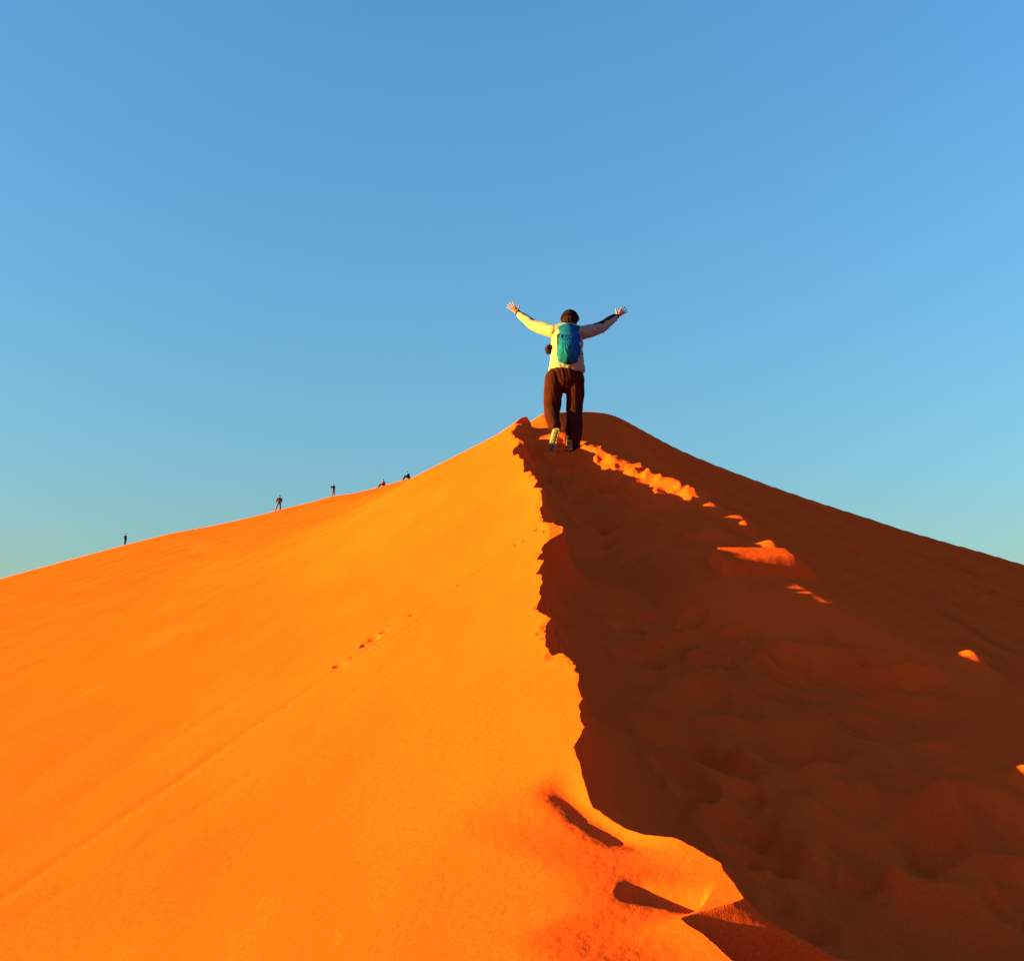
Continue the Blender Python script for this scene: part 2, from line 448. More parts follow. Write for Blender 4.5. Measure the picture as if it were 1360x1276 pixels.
def sand_material():
    m = bpy.data.materials.new("sand"); m.use_nodes = True
    nt = m.node_tree; b = nt.nodes["Principled BSDF"]
    b.inputs["Roughness"].default_value = 1.0; b.inputs["Specular IOR Level"].default_value = 0.0
    tc = nt.nodes.new("ShaderNodeTexCoord")
    def noise(scale, det=4, sx=1, sy=1):
        mp_ = nt.nodes.new("ShaderNodeMapping"); mp_.inputs["Scale"].default_value = (sx, sy, 1)
        nt.links.new(tc.outputs["Object"], mp_.inputs["Vector"])
        nz = nt.nodes.new("ShaderNodeTexNoise"); nz.inputs["Scale"].default_value = scale; nz.inputs["Detail"].default_value = det
        nt.links.new(mp_.outputs["Vector"], nz.inputs["Vector"])
        return nz.outputs["Fac"]
    big = noise(0.8, 5, 1.0, 0.5)
    rp = nt.nodes.new("ShaderNodeValToRGB")
    rp.color_ramp.elements[0].position = 0.3; rp.color_ramp.elements[1].position = 0.7
    rp.color_ramp.elements[0].color = (*SAND_A, 1); rp.color_ramp.elements[1].color = (*SAND_B, 1)
    nt.links.new(big, rp.inputs["Fac"])
    st = noise(1.1, 6, 3.2, 0.55)
    r3 = nt.nodes.new("ShaderNodeValToRGB")
    r3.color_ramp.elements[0].position = 0.36; r3.color_ramp.elements[1].position = 0.60
    r3.color_ramp.elements[0].color = (0.93, 0.91, 0.93, 1); r3.color_ramp.elements[1].color = (1.0, 1.0, 1.0, 1)
    nt.links.new(st, r3.inputs["Fac"])
    # single darker and paler grains
    gr = noise(260, 2)
    r2 = nt.nodes.new("ShaderNodeValToRGB")
    r2.color_ramp.elements[0].position = 0.25; r2.color_ramp.elements[1].position = 0.75
    r2.color_ramp.elements[0].color = (0.72, 0.70, 0.7, 1); r2.color_ramp.elements[1].color = (1.25, 1.28, 1.3, 1)
    nt.links.new(gr, r2.inputs["Fac"])
    mx = nt.nodes.new("ShaderNodeMix"); mx.data_type = 'RGBA'; mx.blend_type = 'MULTIPLY'; mx.inputs["Factor"].default_value = 1
    nt.links.new(rp.outputs["Color"], mx.inputs["A"]); nt.links.new(r2.outputs["Color"], mx.inputs["B"])
    m2 = nt.nodes.new("ShaderNodeMix"); m2.data_type = 'RGBA'; m2.blend_type = 'MULTIPLY'; m2.inputs["Factor"].default_value = 1
    nt.links.new(mx.outputs["Result"], m2.inputs["A"]); nt.links.new(r3.outputs["Color"], m2.inputs["B"])
    nt.links.new(m2.outputs["Result"], b.inputs["Base Color"])
    b1 = nt.nodes.new("ShaderNodeBump"); b1.inputs["Strength"].default_value = 0.25; b1.inputs["Distance"].default_value = 0.004
    nt.links.new(gr, b1.inputs["Height"])
    b2 = nt.nodes.new("ShaderNodeBump"); b2.inputs["Strength"].default_value = 0.05; b2.inputs["Distance"].default_value = 0.01
    nt.links.new(noise(28, 5), b2.inputs["Height"]); nt.links.new(b2.outputs["Normal"], b1.inputs["Normal"])
    nt.links.new(b1.outputs["Normal"], b.inputs["Normal"])
    return m
SAND_A = (0.63, 0.0545, 0.0078); SAND_B = (0.70, 0.0625, 0.0088)
me.materials.append(sand_material())

M_SKIN = mat("skin", (0.29, 0.092, 0.085), 0.6, 0.3)
M_HAIR = mat("dark_brown_hair", (0.022, 0.005, 0.004), 0.9, 0.04, 0.2, 40, 0.15, 90, 0.006)
M_CAP = mat("navy_knit", (0.012, 0.004, 0.010), 1.0, 0.02, 0.2, 60, 0.2, 150, 0.004)
M_FLEECE = mat("pale_grey_fleece", (0.23, 0.18, 0.17), 1.0, 0.02, 0.10, 15, 0.3, 250, 0.003)
M_COLLAR = mat("white_collar", (0.34, 0.29, 0.24), 0.9, 0.1)
M_STRIPE = mat("dark_panel_and_sleeve_shade", (0.010, 0.007, 0.018), 1.0, 0.02)  # panels and cuff; on the right arm also painted sleeve shade
M_PANTS = mat("brown_trousers", (0.034, 0.0058, 0.0055), 1.0, 0.02, 0.2, 12, 0.3, 200, 0.003)
M_TEAL = mat("teal_nylon", (0.003, 0.050, 0.22), 0.8, 0.05, 0.2, 14, 0.4, 60, 0.006)
M_GREEN = mat("green_teal_mesh", (0.004, 0.074, 0.19), 0.85, 0.05, 0.35, 26, 0.5, 60, 0.006)
M_BLACK = mat("black_webbing", (0.010, 0.009, 0.013), 0.95, 0.03)
M_WHITE = mat("white_tag", (0.4, 0.36, 0.32), 0.8, 0.2)
M_SHOE = mat("tan_shoe_leather", (0.17, 0.095, 0.06), 0.85, 0.2, 0.3, 30)
M_SOLE = mat("pale_rubber_sole", (0.26, 0.165, 0.12), 0.8, 0.2, 0.25, 40)
M_TREAD = mat("brown_tread", (0.09, 0.04, 0.02), 0.9, 0.1)

# ------------------------------------------------------------------ mesh helpers
def link(name, me_, material, parent=None):
    o = bpy.data.objects.new(name, me_)
    if material is not None and not me_.materials: me_.materials.append(material)
    C.objects.link(o)
    if parent is not None: o.parent = parent
    return o

def sweep(bm, pts, rads, up=(0, 1, 0), seg=16, cap=3):
    """closed tapering tube with rounded ends; rads are r or (r_side, r_up)"""
    pts = [Vector(p) for p in pts]
    rads = [(r, r) if not isinstance(r, (tuple, list)) else r for r in rads]
    n = len(pts); up = Vector(up)
    tans = []
    for k in range(n):
        t = pts[min(k + 1, n - 1)] - pts[max(k - 1, 0)]
        tans.append(t.normalized())
    rings = []
    def ring(c, t, ra, rb):
        s = t.cross(up)
        if s.length < 1e-4: s = t.cross(Vector((1, 0.01, 0)))
        s.normalize(); w = s.cross(t).normalized()
        return [bm.verts.new(c + s * (ra * math.cos(2 * math.pi * q / seg)) + w * (rb * math.sin(2 * math.pi * q / seg))) for q in range(seg)]
    ra, rb = rads[0]; m0 = min(ra, rb)
    tip0 = bm.verts.new(pts[0] - tans[0] * m0 * 0.9)
    for k in range(cap, 0, -1):
        a = k / (cap + 1) * math.pi / 2
        rings.append(ring(pts[0] - tans[0] * m0 * 0.9 * math.sin(a), tans[0], ra * math.cos(a), rb * math.cos(a)))
    for k in range(n): rings.append(ring(pts[k], tans[k], *rads[k]))
    ra, rb = rads[-1]; m1 = min(ra, rb)
    for k in range(1, cap + 1):
        a = k / (cap + 1) * math.pi / 2
        rings.append(ring(pts[-1] + tans[-1] * m1 * 0.9 * math.sin(a), tans[-1], ra * math.cos(a), rb * math.cos(a)))
    tip1 = bm.verts.new(pts[-1] + tans[-1] * m1 * 0.9)
    for a, b in zip(rings[:-1], rings[1:]):
        for q in range(seg):
            bm.faces.new((a[q], a[(q + 1) % seg], b[(q + 1) % seg], b[q]))
    for q in range(seg):
        bm.faces.new((tip0, rings[0][(q + 1) % seg], rings[0][q]))
        bm.faces.new((tip1, rings[-1][q], rings[-1][(q + 1) % seg]))

def smooth_pts(pts, rads, sub=4):
    """Catmull-Rom through the joints"""
    P = [Vector(p) for p in pts]; R = [(r, r) if not isinstance(r, (tuple, list)) else r for r in rads]
    op, orr = [], []
    n = len(P)
    for k in range(n - 1):
        p0, p1, p2, p3 = P[max(k - 1, 0)], P[k], P[k + 1], P[min(k + 2, n - 1)]
        for s in range(sub):
            t = s / sub
            op.append(0.5 * ((2 * p1) + (p2 - p0) * t + (2 * p0 - 5 * p1 + 4 * p2 - p3) * t * t + (3 * p1 - p0 - 3 * p2 + p3) * t ** 3))
            orr.append(tuple(R[k][i] * (1 - t) + R[k + 1][i] * t for i in (0, 1)))
    op.append(P[-1]); orr.append(R[-1])
    return op, orr

def tube(bm, pts, rads, **kw):
    p, r = smooth_pts(pts, rads)
    sweep(bm, p, r, **kw)

def ball(bm, c, r, m=None):
    mt = Matrix.Translation(Vector(c)) @ (m.to_4x4() if m is not None else Matrix.Identity(4)) @ Matrix.Diagonal((r[0], r[1], r[2], 1))
    bmesh.ops.create_uvsphere(bm, u_segments=24, v_segments=16, radius=1, matrix=mt)

def fuse(bm, voxel, smooth=3, folds=0.0, fscale=12, shift=(0, 0, 0), fdir=None):
    """one continuous skin over all the overlapping shapes in bm"""
    me_ = bpy.data.meshes.new("tmp"); bm.to_mesh(me_); bm.free()
    o = bpy.data.objects.new("tmp", me_); C.objects.link(o)
    r = o.modifiers.new("r", 'REMESH'); r.mode = 'VOXEL'; r.voxel_size = voxel; r.adaptivity = 0
    if smooth:
        s = o.modifiers.new("s", 'SMOOTH'); s.factor = 0.5; s.iterations = smooth
    dg = bpy.context.evaluated_depsgraph_get()
    out = bpy.data.meshes.new_from_object(o.evaluated_get(dg))
    bpy.data.objects.remove(o); bpy.data.meshes.remove(me_)
    nv = len(out.vertices)
    c = np.empty(nv * 3, np.float32); out.vertices.foreach_get("co", c); c = c.reshape(-1, 3).astype(float)
    if folds:
        nn = np.empty(nv * 3, np.float32); out.vertices.foreach_get("normal", nn); nn = nn.reshape(-1, 3)
        d = fdir or (0.6, 0.3, 1.0)
        a = c[:, 0] * fscale * d[0] + c[:, 1] * fscale * 0.5
        b = c[:, 2] * fscale * d[2] + c[:, 0] * fscale * d[1]
        f = fbm(a + 31, b, 3)
        ridge = 1 - np.abs(fbm(a * 0.7 + 5, b * 0.9 + 8, 2)) * 2.2
        c = c + nn * (folds * (0.7 * f + 0.7 * np.clip(ridge, 0, 1)))[:, None]
    c = c + np.array(shift)
    out.vertices.foreach_set("co", c.astype(np.float32).ravel())
    out.polygons.foreach_set("use_smooth", np.ones(len(out.polygons), dtype=bool))
    out.materials.clear()
    out.update()
    return out

# ------------------------------------------------------------------ the hiker
ROOT = Vector((RF.x - 0.02, RF.y, RF.z))
def lp(u, r, dy=0.0): return mp(u, r, dy) - ROOT

hiker = bpy.data.objects.new("person", None); hiker.location = ROOT; C.objects.link(hiker)
hiker["label"] = "hiker seen from behind on the dune crest, arms flung wide, pale top, brown trousers"
hiker["category"] = "person"

pel = lp(750, 499, 0.02); waist = lp(752, 486, 0.05); chest = lp(753, 456, 0.13); uch = lp(753.5, 440, 0.17); nek = lp(754, 430, 0.20); head = lp(756.8, 425.5, 0.235)
shL = lp(735.5, 440.5, 0.17); elL = lp(708, 431.8, 0.34); wrL = lp(688, 416.5, 0.50)
shR = lp(771.5, 442.5, 0.17); elR = lp(798, 436, 0.43); wrR = lp(819, 420.5, 0.64)
hiL = lp(740, 503, 0.02); knL = lp(733.5, 545, 0.08); anL = lp(737.5, 571, -0.16)
hiR = lp(763, 503, 0.02); knR = lp(763.5, 546, 0.10); anR = lp(760.5, 587, 0.06)

def torso(bm, g=0.0):
    tube(bm, [pel, waist, chest, uch], [(0.165 + g, 0.115 + g), (0.16 + g, 0.11 + g), (0.180 + g * 1.8, 0.118 + g), (0.152 + g * 1.5, 0.10 + g)], up=(0, 1, 0), seg=24)
    for s in (shL, shR):
        tube(bm, [uch + (s - uch) * 0.15, uch + (s - uch) * 0.6, s], [(0.095 + g, 0.095 + g), (0.085 + g, 0.085 + g), (0.066 + g, 0.066 + g)], seg=16)

def arm(bm, s, e, w, g=0.0):
    m1 = s.lerp(e, 0.45); m2 = e.lerp(w, 0.3)
    tube(bm, [s, m1, e, m2, w], [0.064 + g * 1.6, 0.054 + g * 1.7, 0.044 + g * 1.3, 0.044 + g, 0.028 + g * 0.7], seg=16)

def hand(bm, w, tip, side):
    """palm, four fingers of different lengths and a thumb leaving the upper side of the palm"""
    t = (tip - w).normalized(); Lh = (tip - w).length
    back = Vector((0.12 * side, 1.0, 0.1)); nrm = (back - t * back.dot(t)).normalized()   # palm normal, pointing away from the viewer
    wv = t.cross(nrm).normalized()
    if wv.z < 0: wv = -wv                       # towards the thumb side (up)
    pe = w + t * Lh * 0.50
    tube(bm, [w - t * 0.01, w + t * Lh * 0.18, w + t * Lh * 0.36, pe], [(0.024, 0.020), (0.034, 0.016), (0.042, 0.015), (0.041, 0.012)], up=nrm, seg=14)
    for k, (off, ln, fan) in enumerate([(0.031, 0.44, 0.26), (0.0105, 0.50, 0.08), (-0.0105, 0.47, -0.10), (-0.031, 0.36, -0.30)]):
        b = pe - t * 0.012 + wv * off
        d = (t + wv * fan).normalized()
        l = Lh * ln
        cur = nrm * (0.10 + 0.03 * k)
        p1 = b + d * l * 0.45; p2 = p1 + (d + cur * 0.8).normalized() * l * 0.32; p3 = p2 + (d + cur * 1.8).normalized() * l * 0.23
        tube(bm, [b, p1, p2, p3], [0.0105, 0.0098, 0.0088, 0.0075], seg=10)
    tb = w + t * Lh * 0.16 + wv * 0.026
    d = (t * 0.62 + wv * 0.85 + nrm * 0.15).normalized()
    tube(bm, [tb, tb + d * 0.036, tb + d * 0.064 + t * 0.004, tb + d * 0.085 + t * 0.010], [0.015, 0.0125, 0.011, 0.009], seg=10)

fwd = Vector((0, 0.96, 0.10)).normalized()
HEADR = (0.077, 0.098, 0.118)
tilt = Matrix.Rotation(math.radians(-16), 3, 'X')
def head_shape(bm, g=0.0):
    ball(bm, head, (HEADR[0] + g, HEADR[1] + g, HEADR[2] + g), tilt)
bm = bmesh.new()
torso(bm)
for s, e, w in ((shL, elL, wrL), (shR, elR, wrR)): arm(bm, s, e, w)
hand(bm, wrL, lp(674.5, 401.5, 0.53), -1); hand(bm, wrR, lp(833, 408, 0.68), 1)
tube(bm, [uch, nek, head - Vector((0, 0.0, 0.02))], [0.066, 0.056, 0.056], seg=16)
head_shape(bm)
def hl(x, y, z): return head + tilt @ Vector((x, y, z))
ball(bm, hl(0, 0.045, -0.075), (0.052, 0.055, 0.045))                       # jaw
ball(bm, hl(0, 0.105, -0.018), (0.014, 0.020, 0.022))                       # nose
ball(bm, hl(0, 0.095, -0.058), (0.026, 0.012, 0.009))                       # lips
for s in (-1, 1):
    ball(bm, hl(s * 0.032, 0.086, 0.008), (0.013, 0.012, 0.010))            # eyes
    ball(bm, hl(s * 0.033, 0.090, 0.030), (0.024, 0.010, 0.007))            # brows
    ball(bm, hl(s * 0.079, 0.0, -0.012), (0.012, 0.022, 0.032))             # ears
for hp, kn, an in ((hiL, knL, anL), (hiR, knR, anR)):
    tube(bm, [hp, hp.lerp(kn, 0.5), kn, kn.lerp(an, 0.35), an], [0.088, 0.072, 0.054, 0.054, 0.036], seg=16)
toeR = lp(757, 594, 0.22); toeL = lp(731, 598, -0.06)
tube(bm, [anR, anR.lerp(toeR, 0.5) - Vector((0, 0, 0.01)), toeR], [0.036, 0.036, 0.03])
tube(bm, [anL, anL.lerp(toeL, 0.5), toeL], [0.036, 0.036, 0.03])
body = link("body", fuse(bm, 0.0055, 2), M_SKIN, hiker)

# hair below a dark knitted cap
bm = bmesh.new()
ball(bm, hl(0, -0.014, 0.004), (0.104, 0.112, 0.106), tilt)
ball(bm, hl(0, -0.050, -0.045), (0.096, 0.078, 0.080), tilt)
ball(bm, hl(-0.02, -0.075, -0.06), (0.066, 0.050, 0.060), tilt)
link("hair", fuse(bm, 0.006, 2, 0.009, 40, fdir=(1.6, 0.1, 0.3)), M_HAIR, hiker)
bm = bmesh.new()
ball(bm, hl(0, -0.006, 0.040), (0.116, 0.122, 0.104), tilt)
rim_pts = [hl(0.112 * math.cos(a), -0.010 + 0.120 * math.sin(a), 0.022 + 0.010 * math.sin(a)) for a in [k * math.pi / 12 for k in range(25)]]
tube(bm, rim_pts, [0.016] * 25, up=(0, 0, 1), seg=10)
link("cap", fuse(bm, 0.006, 2, 0.004, 50), M_CAP, hiker)

# fleece top
bm = bmesh.new()
torso(bm, 0.020)
hem = [pel + Vector((0, -0.005, 0.055)), waist, chest]
tube(bm, [lp(753, 491.5, 0.03), lp(753, 484, 0.05), lp(753, 467, 0.09)], [(0.242, 0.165), (0.228, 0.155), (0.205, 0.14)], up=(0, 1, 0), seg=28, cap=1)
for s, e, w in ((shL, elL, wrL), (shR, elR, wrR)):
    wr2 = e.lerp(w, 0.90)
    arm(bm, s, e, wr2, 0.018)
tube(bm, [uch, nek - Vector((0, 0, 0.012))], [0.085, 0.068], seg=16)
fl = fuse(bm, 0.007, 2, 0.009, 16)
link("fleece_top", fl, M_FLEECE, hiker)

bm = bmesh.new()                                                            # pale collar round the neck
nk = nek + Vector((0, -0.006, 0.0))
bmesh.ops.create_uvsphere(bm, u_segments=24, v_segments=12, radius=1, matrix=Matrix.Translation(nk) @ Matrix.Diagonal((0.070, 0.070, 0.024, 1)))
link("collar", fuse(bm, 0.006, 1), M_COLLAR, hiker)

# dark panels along the top of the forearms, right one enlarged to imitate shade on the sleeve; watch / cuffs
for e, w in ((elL, wrL), (elR, wrR)):
    bm = bmesh.new()
    off = Vector((0, 0.0, 0.046))
    k0 = -0.3 if e is elL else -0.75
    sh_ = shL if e is elL else shR
    p0 = e.lerp(w, k0) if e is elL else e.lerp(sh_, 0.55)
    tube(bm, [p0 + off * 1.0, e.lerp(w, 0.05) + off, e.lerp(w, 0.5) + off * 0.9, e.lerp(w, 0.88) + off * 0.62], [r_ * (1.0 if e is elL else 1.4) for r_ in (0.028, 0.036, 0.032, 0.024)], seg=12)
    link("sleeve_panel_and_shade", fuse(bm, 0.006, 2), M_STRIPE, hiker)
for e, w, nm in ((elL, wrL, "wristwatch"), (elR, wrR, "cuff")):
    bm = bmesh.new()
    d = (w - e).normalized()
    tube(bm, [w - d * 0.022, w - d * 0.008, w + d * 0.008], [0.036, 0.038, 0.034], seg=16)
    if nm == "wristwatch": ball(bm, w + Vector((0.012, -0.024, 0.02)), (0.022, 0.014, 0.022))
    link(nm, fuse(bm, 0.005, 1), M_BLACK if nm == "wristwatch" else M_STRIPE, hiker)

# trousers
bm = bmesh.new()
tube(bm, [lp(752, 483, 0.05), lp(751, 492, 0.03), lp(750.5, 503, 0.0), lp(750.5, 510, 0.01)], [(0.16, 0.11), (0.200, 0.132), (0.212, 0.150), (0.20, 0.135)], up=(0, 1, 0), seg=28, cap=2)
tube(bm, [lp(737, 503, 0.0), lp(734.5, 525, 0.03), knL + Vector((0, 0, 0.0)), lp(734, 556, -0.03), lp(737.5, 567, -0.12)], [(0.128, 0.135), (0.118, 0.125), (0.102, 0.105), (0.086, 0.10), (0.078, 0.090)], up=(0, 1, 0), seg=20, cap=2)
tube(bm, [lp(764, 503, 0.0), lp(764, 525, 0.04), knR + Vector((-0.005, 0, 0)), lp(762.5, 567, 0.06), lp(760.5, 583, 0.04), lp(760.5, 589, 0.05)], [(0.122, 0.135), (0.114, 0.125), (0.100, 0.105), (0.104, 0.10), (0.108, 0.105), (0.100, 0.10)], up=(0, 1, 0), seg=20, cap=2)
link("trousers", fuse(bm, 0.0075, 5, 0.014, 5, fdir=(1.2, 1.6, 0.40)), M_PANTS, hiker)

# shoes: upper and ridged sole
def shoe(heel, toe, solen, part_tag):
    d = (toe - heel); L = d.length; d.normalize()
    n = (solen - d * solen.dot(d)).normalized()      # from sole into the foot
    s = d.cross(n)
    bm = bmesh.new()
    tube(bm, [heel + n * 0.045 + d * 0.035, heel + n * 0.052 + d * L * 0.35, heel + n * 0.042 + d * L * 0.7, toe + n * 0.032 - d * 0.03], [(0.040, 0.040), (0.042, 0.044), (0.047, 0.036), (0.040, 0.024)], up=n, seg=16)
    tube(bm, [heel + n * 0.04 + d * 0.05, heel + n * 0.105 + d * 0.05], [(0.042, 0.042), (0.046, 0.046)], up=d, seg=16)
    up_ = link("shoe", fuse(bm, 0.006, 2), M_SHOE, hiker)
    bm = bmesh.new()
    N = 22
    prof = []
    for k in range(N + 1):
        t = k / N
        w = 0.036 + 0.012 * math.sin(t * math.pi * 0.5) - 0.010 * math.exp(-((t - 0.42) / 0.16) ** 2)
        w *= math.sqrt(max(0.05, 1 - max(0, (t - 0.78) / 0.22) ** 2.2)) * math.sqrt(max(0.05, 1 - max(0, (0.14 - t) / 0.14) ** 2.2))
        prof.append((t * L, w))
    rows = []
    for (a, w) in prof:
        rows.append([bm.verts.new(heel + d * a + s * x + n * z) for (x, z) in ((-w, 0.0), (-w * 1.04, 0.012), (-w, 0.028), (w, 0.028), (w * 1.04, 0.012), (w, 0.0))])
    for p, q in zip(rows[:-1], rows[1:]):
        for k in range(6): bm.faces.new((p[k], p[(k + 1) % 6], q[(k + 1) % 6], q[k]))
    bm.faces.new(rows[0][::-1]); bm.faces.new(rows[-1])
    bmesh.ops.recalc_face_normals(bm, faces=bm.faces)
    m_ = bpy.data.meshes.new("sole"); bm.to_mesh(m_); bm.free()
    link("sole", m_, M_SOLE, up_)
    bm = bmesh.new()                                  # tread bars
    for k in range(2, N - 1, 3):
        a, w = prof[k]
        mt = Matrix.Translation(heel + d * a - n * 0.002) @ Matrix((s, d, n)).transposed().to_4x4() @ Matrix.Diagonal((w * 1.5, 0.010, 0.008, 1))
        bmesh.ops.create_cube(bm, size=1, matrix=mt)
    mt = Matrix.Translation(heel + d * L * 0.5 - n * 0.001) @ Matrix((s, d, n)).transposed().to_4x4() @ Matrix.Diagonal((0.012, L * 0.86, 0.008, 1))
    bmesh.ops.create_cube(bm, size=1, matrix=mt)
    m_ = bpy.data.meshes.new("tread"); bm.to_mesh(m_); bm.free()
    link("tread", m_, M_TREAD, up_)
shoe(lp(756.5, 598, -0.03), lp(757.5, 594.5, 0.25), Vector((0, -0.2, 1)), "r")
shoe(lp(740.5, 568.5, -0.215), lp(731.5, 600, -0.085), Vector((0.12, 1, 0.25)), "l")

# ------------------------------------------------------------------ backpack (worn, a thing of its own)
bp0 = mp(755, 484, -0.10)
pack = bpy.data.objects.new("backpack", None); pack.location = bp0; C.objects.link(pack)
pack["label"] = "teal and blue backpack with green mesh pocket worn on the hiker's back"
pack["category"] = "backpack"
def bpnt(u, r, dy): return mp(u, r, dy) - bp0
bm = bmesh.new()
tube(bm, [bpnt(754, 478, -0.10), bpnt(754.5, 468, -0.10), bpnt(755, 455, -0.07), bpnt(755.5, 443, -0.02), bpnt(756, 436, 0.02)], [(0.125, 0.085), (0.145, 0.10), (0.142, 0.10), (0.130, 0.09), (0.105, 0.07)], up=(0, 1, 0), seg=28)
link("bag_body", fuse(bm, 0.006, 2, 0.008, 14), M_TEAL, pack)
bm = bmesh.new()
tube(bm, [bpnt(753, 478, -0.155), bpnt(753, 469, -0.18), bpnt(753, 459, -0.17)], [(0.095, 0.05), (0.115, 0.055), (0.095, 0.045)], up=(0, 1, 0), seg=24)
link("front_pocket", fuse(bm, 0.005, 2, 0.010, 16, fdir=(1.5, 0.2, 0.35)), M_GREEN, pack)
bm = bmesh.new()
tube(bm, [bpnt(746, 437, 0.0), bpnt(755.5, 434.5, -0.02), bpnt(765, 437, 0.0)], [(0.05, 0.045), (0.06, 0.055), (0.05, 0.045)], up=(0, 0, 1), seg=18)
link("top_lid", fuse(bm, 0.005, 2, 0.006, 18), M_TEAL, pack)
for (a, b) in (((742.5, 437), (740.5, 470)), ((768, 437), (770.5, 470))):
    bm = bmesh.new()
    s = 1 if a[0] > 755 else -1
    tube(bm, [bpnt(a[0] - s * 2, a[1] - 1, 0.05), bpnt(a[0] + s * 1.0, a[1] - 3.5, 0.14), bpnt(a[0] + s * 1.0, a[1] - 1.0, 0.25), bpnt(a[0] - s * 1, 450, 0.27), bpnt(b[0] - s * 1, 462, 0.20), bpnt(b[0] + s * 1.5, b[1], 0.02)], [(0.028, 0.010)] * 6, up=(0, -0.3, 1), seg=10)
    link("shoulder_strap", fuse(bm, 0.0055, 1), M_BLACK, pack)
for x in (742.0, 768.8):
    bm = bmesh.new()
    tube(bm, [bpnt(x, 446, -0.03), bpnt(x + 0.3, 458, -0.06), bpnt(x, 470, -0.08)], [(0.022, 0.05), (0.026, 0.06), (0.022, 0.05)], up=(0, 1, 0), seg=14)
    link("side_panel", fuse(bm, 0.006, 2), M_BLACK if x < 755 else M_TEAL, pack)
bm = bmesh.new()
tube(bm, [bpnt(744, 444, -0.13), bpnt(748, 452, -0.165), bpnt(755, 457, -0.18)], [0.008, 0.008, 0.008], seg=8)
link("cord", fuse(bm, 0.004, 1), M_GREEN, pack)
for pts in ([(743.5, 458, -0.15), (753, 456, -0.205), (763, 458, -0.165)], [(746, 447, -0.13), (755, 445.5, -0.15), (765, 447, -0.12)]):
    bm = bmesh.new()
    tube(bm, [bpnt(*p) for p in pts], [0.009] * 3, seg=8)
    link("compression_strap", fuse(bm, 0.004, 1), M_BLACK, pack)
bm = bmesh.new()
tube(bm, [bpnt(752, 434, -0.05), bpnt(752.5, 431, -0.06), bpnt(758, 431, -0.06), bpnt(758.5, 434, -0.05)], [0.008] * 4, seg=8)
link("haul_loop", fuse(bm, 0.004, 1), M_BLACK, pack)
bm = bmesh.new()
bmesh.ops.create_cube(bm, size=1, matrix=Matrix.Translation(bpnt(770.3, 456.5, -0.12)) @ Matrix.Diagonal((0.022, 0.012, 0.03, 1)))
bmesh.ops.bevel(bm, geom=list(bm.edges), offset=0.003, segments=2, affect='EDGES')
m_ = bpy.data.meshes.new("tag"); bm.to_mesh(m_); bm.free()
link("tag", m_, M_WHITE, pack)

# ------------------------------------------------------------------ small dark pouch hanging at the hiker's left side
po0 = mp(727.5, 468, 0.10)
pouch = bpy.data.objects.new("pouch", None); pouch.location = po0; C.objects.link(pouch)
pouch["label"] = "small dark pouch hanging at the left side of the hiker's waist"
pouch["category"] = "pouch"
bm = bmesh.new()
tube(bm, [mp(728.5, 467.0, 0.10) - po0, mp(728.0, 463, 0.10) - po0, mp(729.5, 460, 0.10) - po0], [(0.040, 0.045), (0.042, 0.05), (0.028, 0.04)], up=(0, 1, 0), seg=16)
link("bag", fuse(bm, 0.005, 2, 0.004, 20), mat("dark_purple_nylon", (0.020, 0.006, 0.012), 0.95, 0.03), pouch)
bm = bmesh.new()
tube(bm, [mp(729.5, 460.5, 0.10) - po0, mp(732, 453, 0.16) - po0, mp(737, 440, 0.27) - po0], [(0.010, 0.006)] * 3, seg=8)
link("strap", fuse(bm, 0.004, 1), M_BLACK, pouch)

# ------------------------------------------------------------------ far people on the skyline
JK = {"black": mat("black_jacket", (0.012, 0.010, 0.014), 0.9, 0.1), "plum": mat("dark_plum_jacket", (0.03, 0.008, 0.03), 0.9, 0.1),
      "red": mat("dark_red_jacket", (0.12, 0.006, 0.02), 0.9, 0.1)}
TRM = {"tan": mat("tan_trousers", (0.10, 0.045, 0.03), 0.9, 0.1), "black": mat("black_trousers", (0.012, 0.010, 0.010), 0.9, 0.1), "brown": mat("dark_brown_trousers", (0.05, 0.016, 0.010), 0.9, 0.1)}

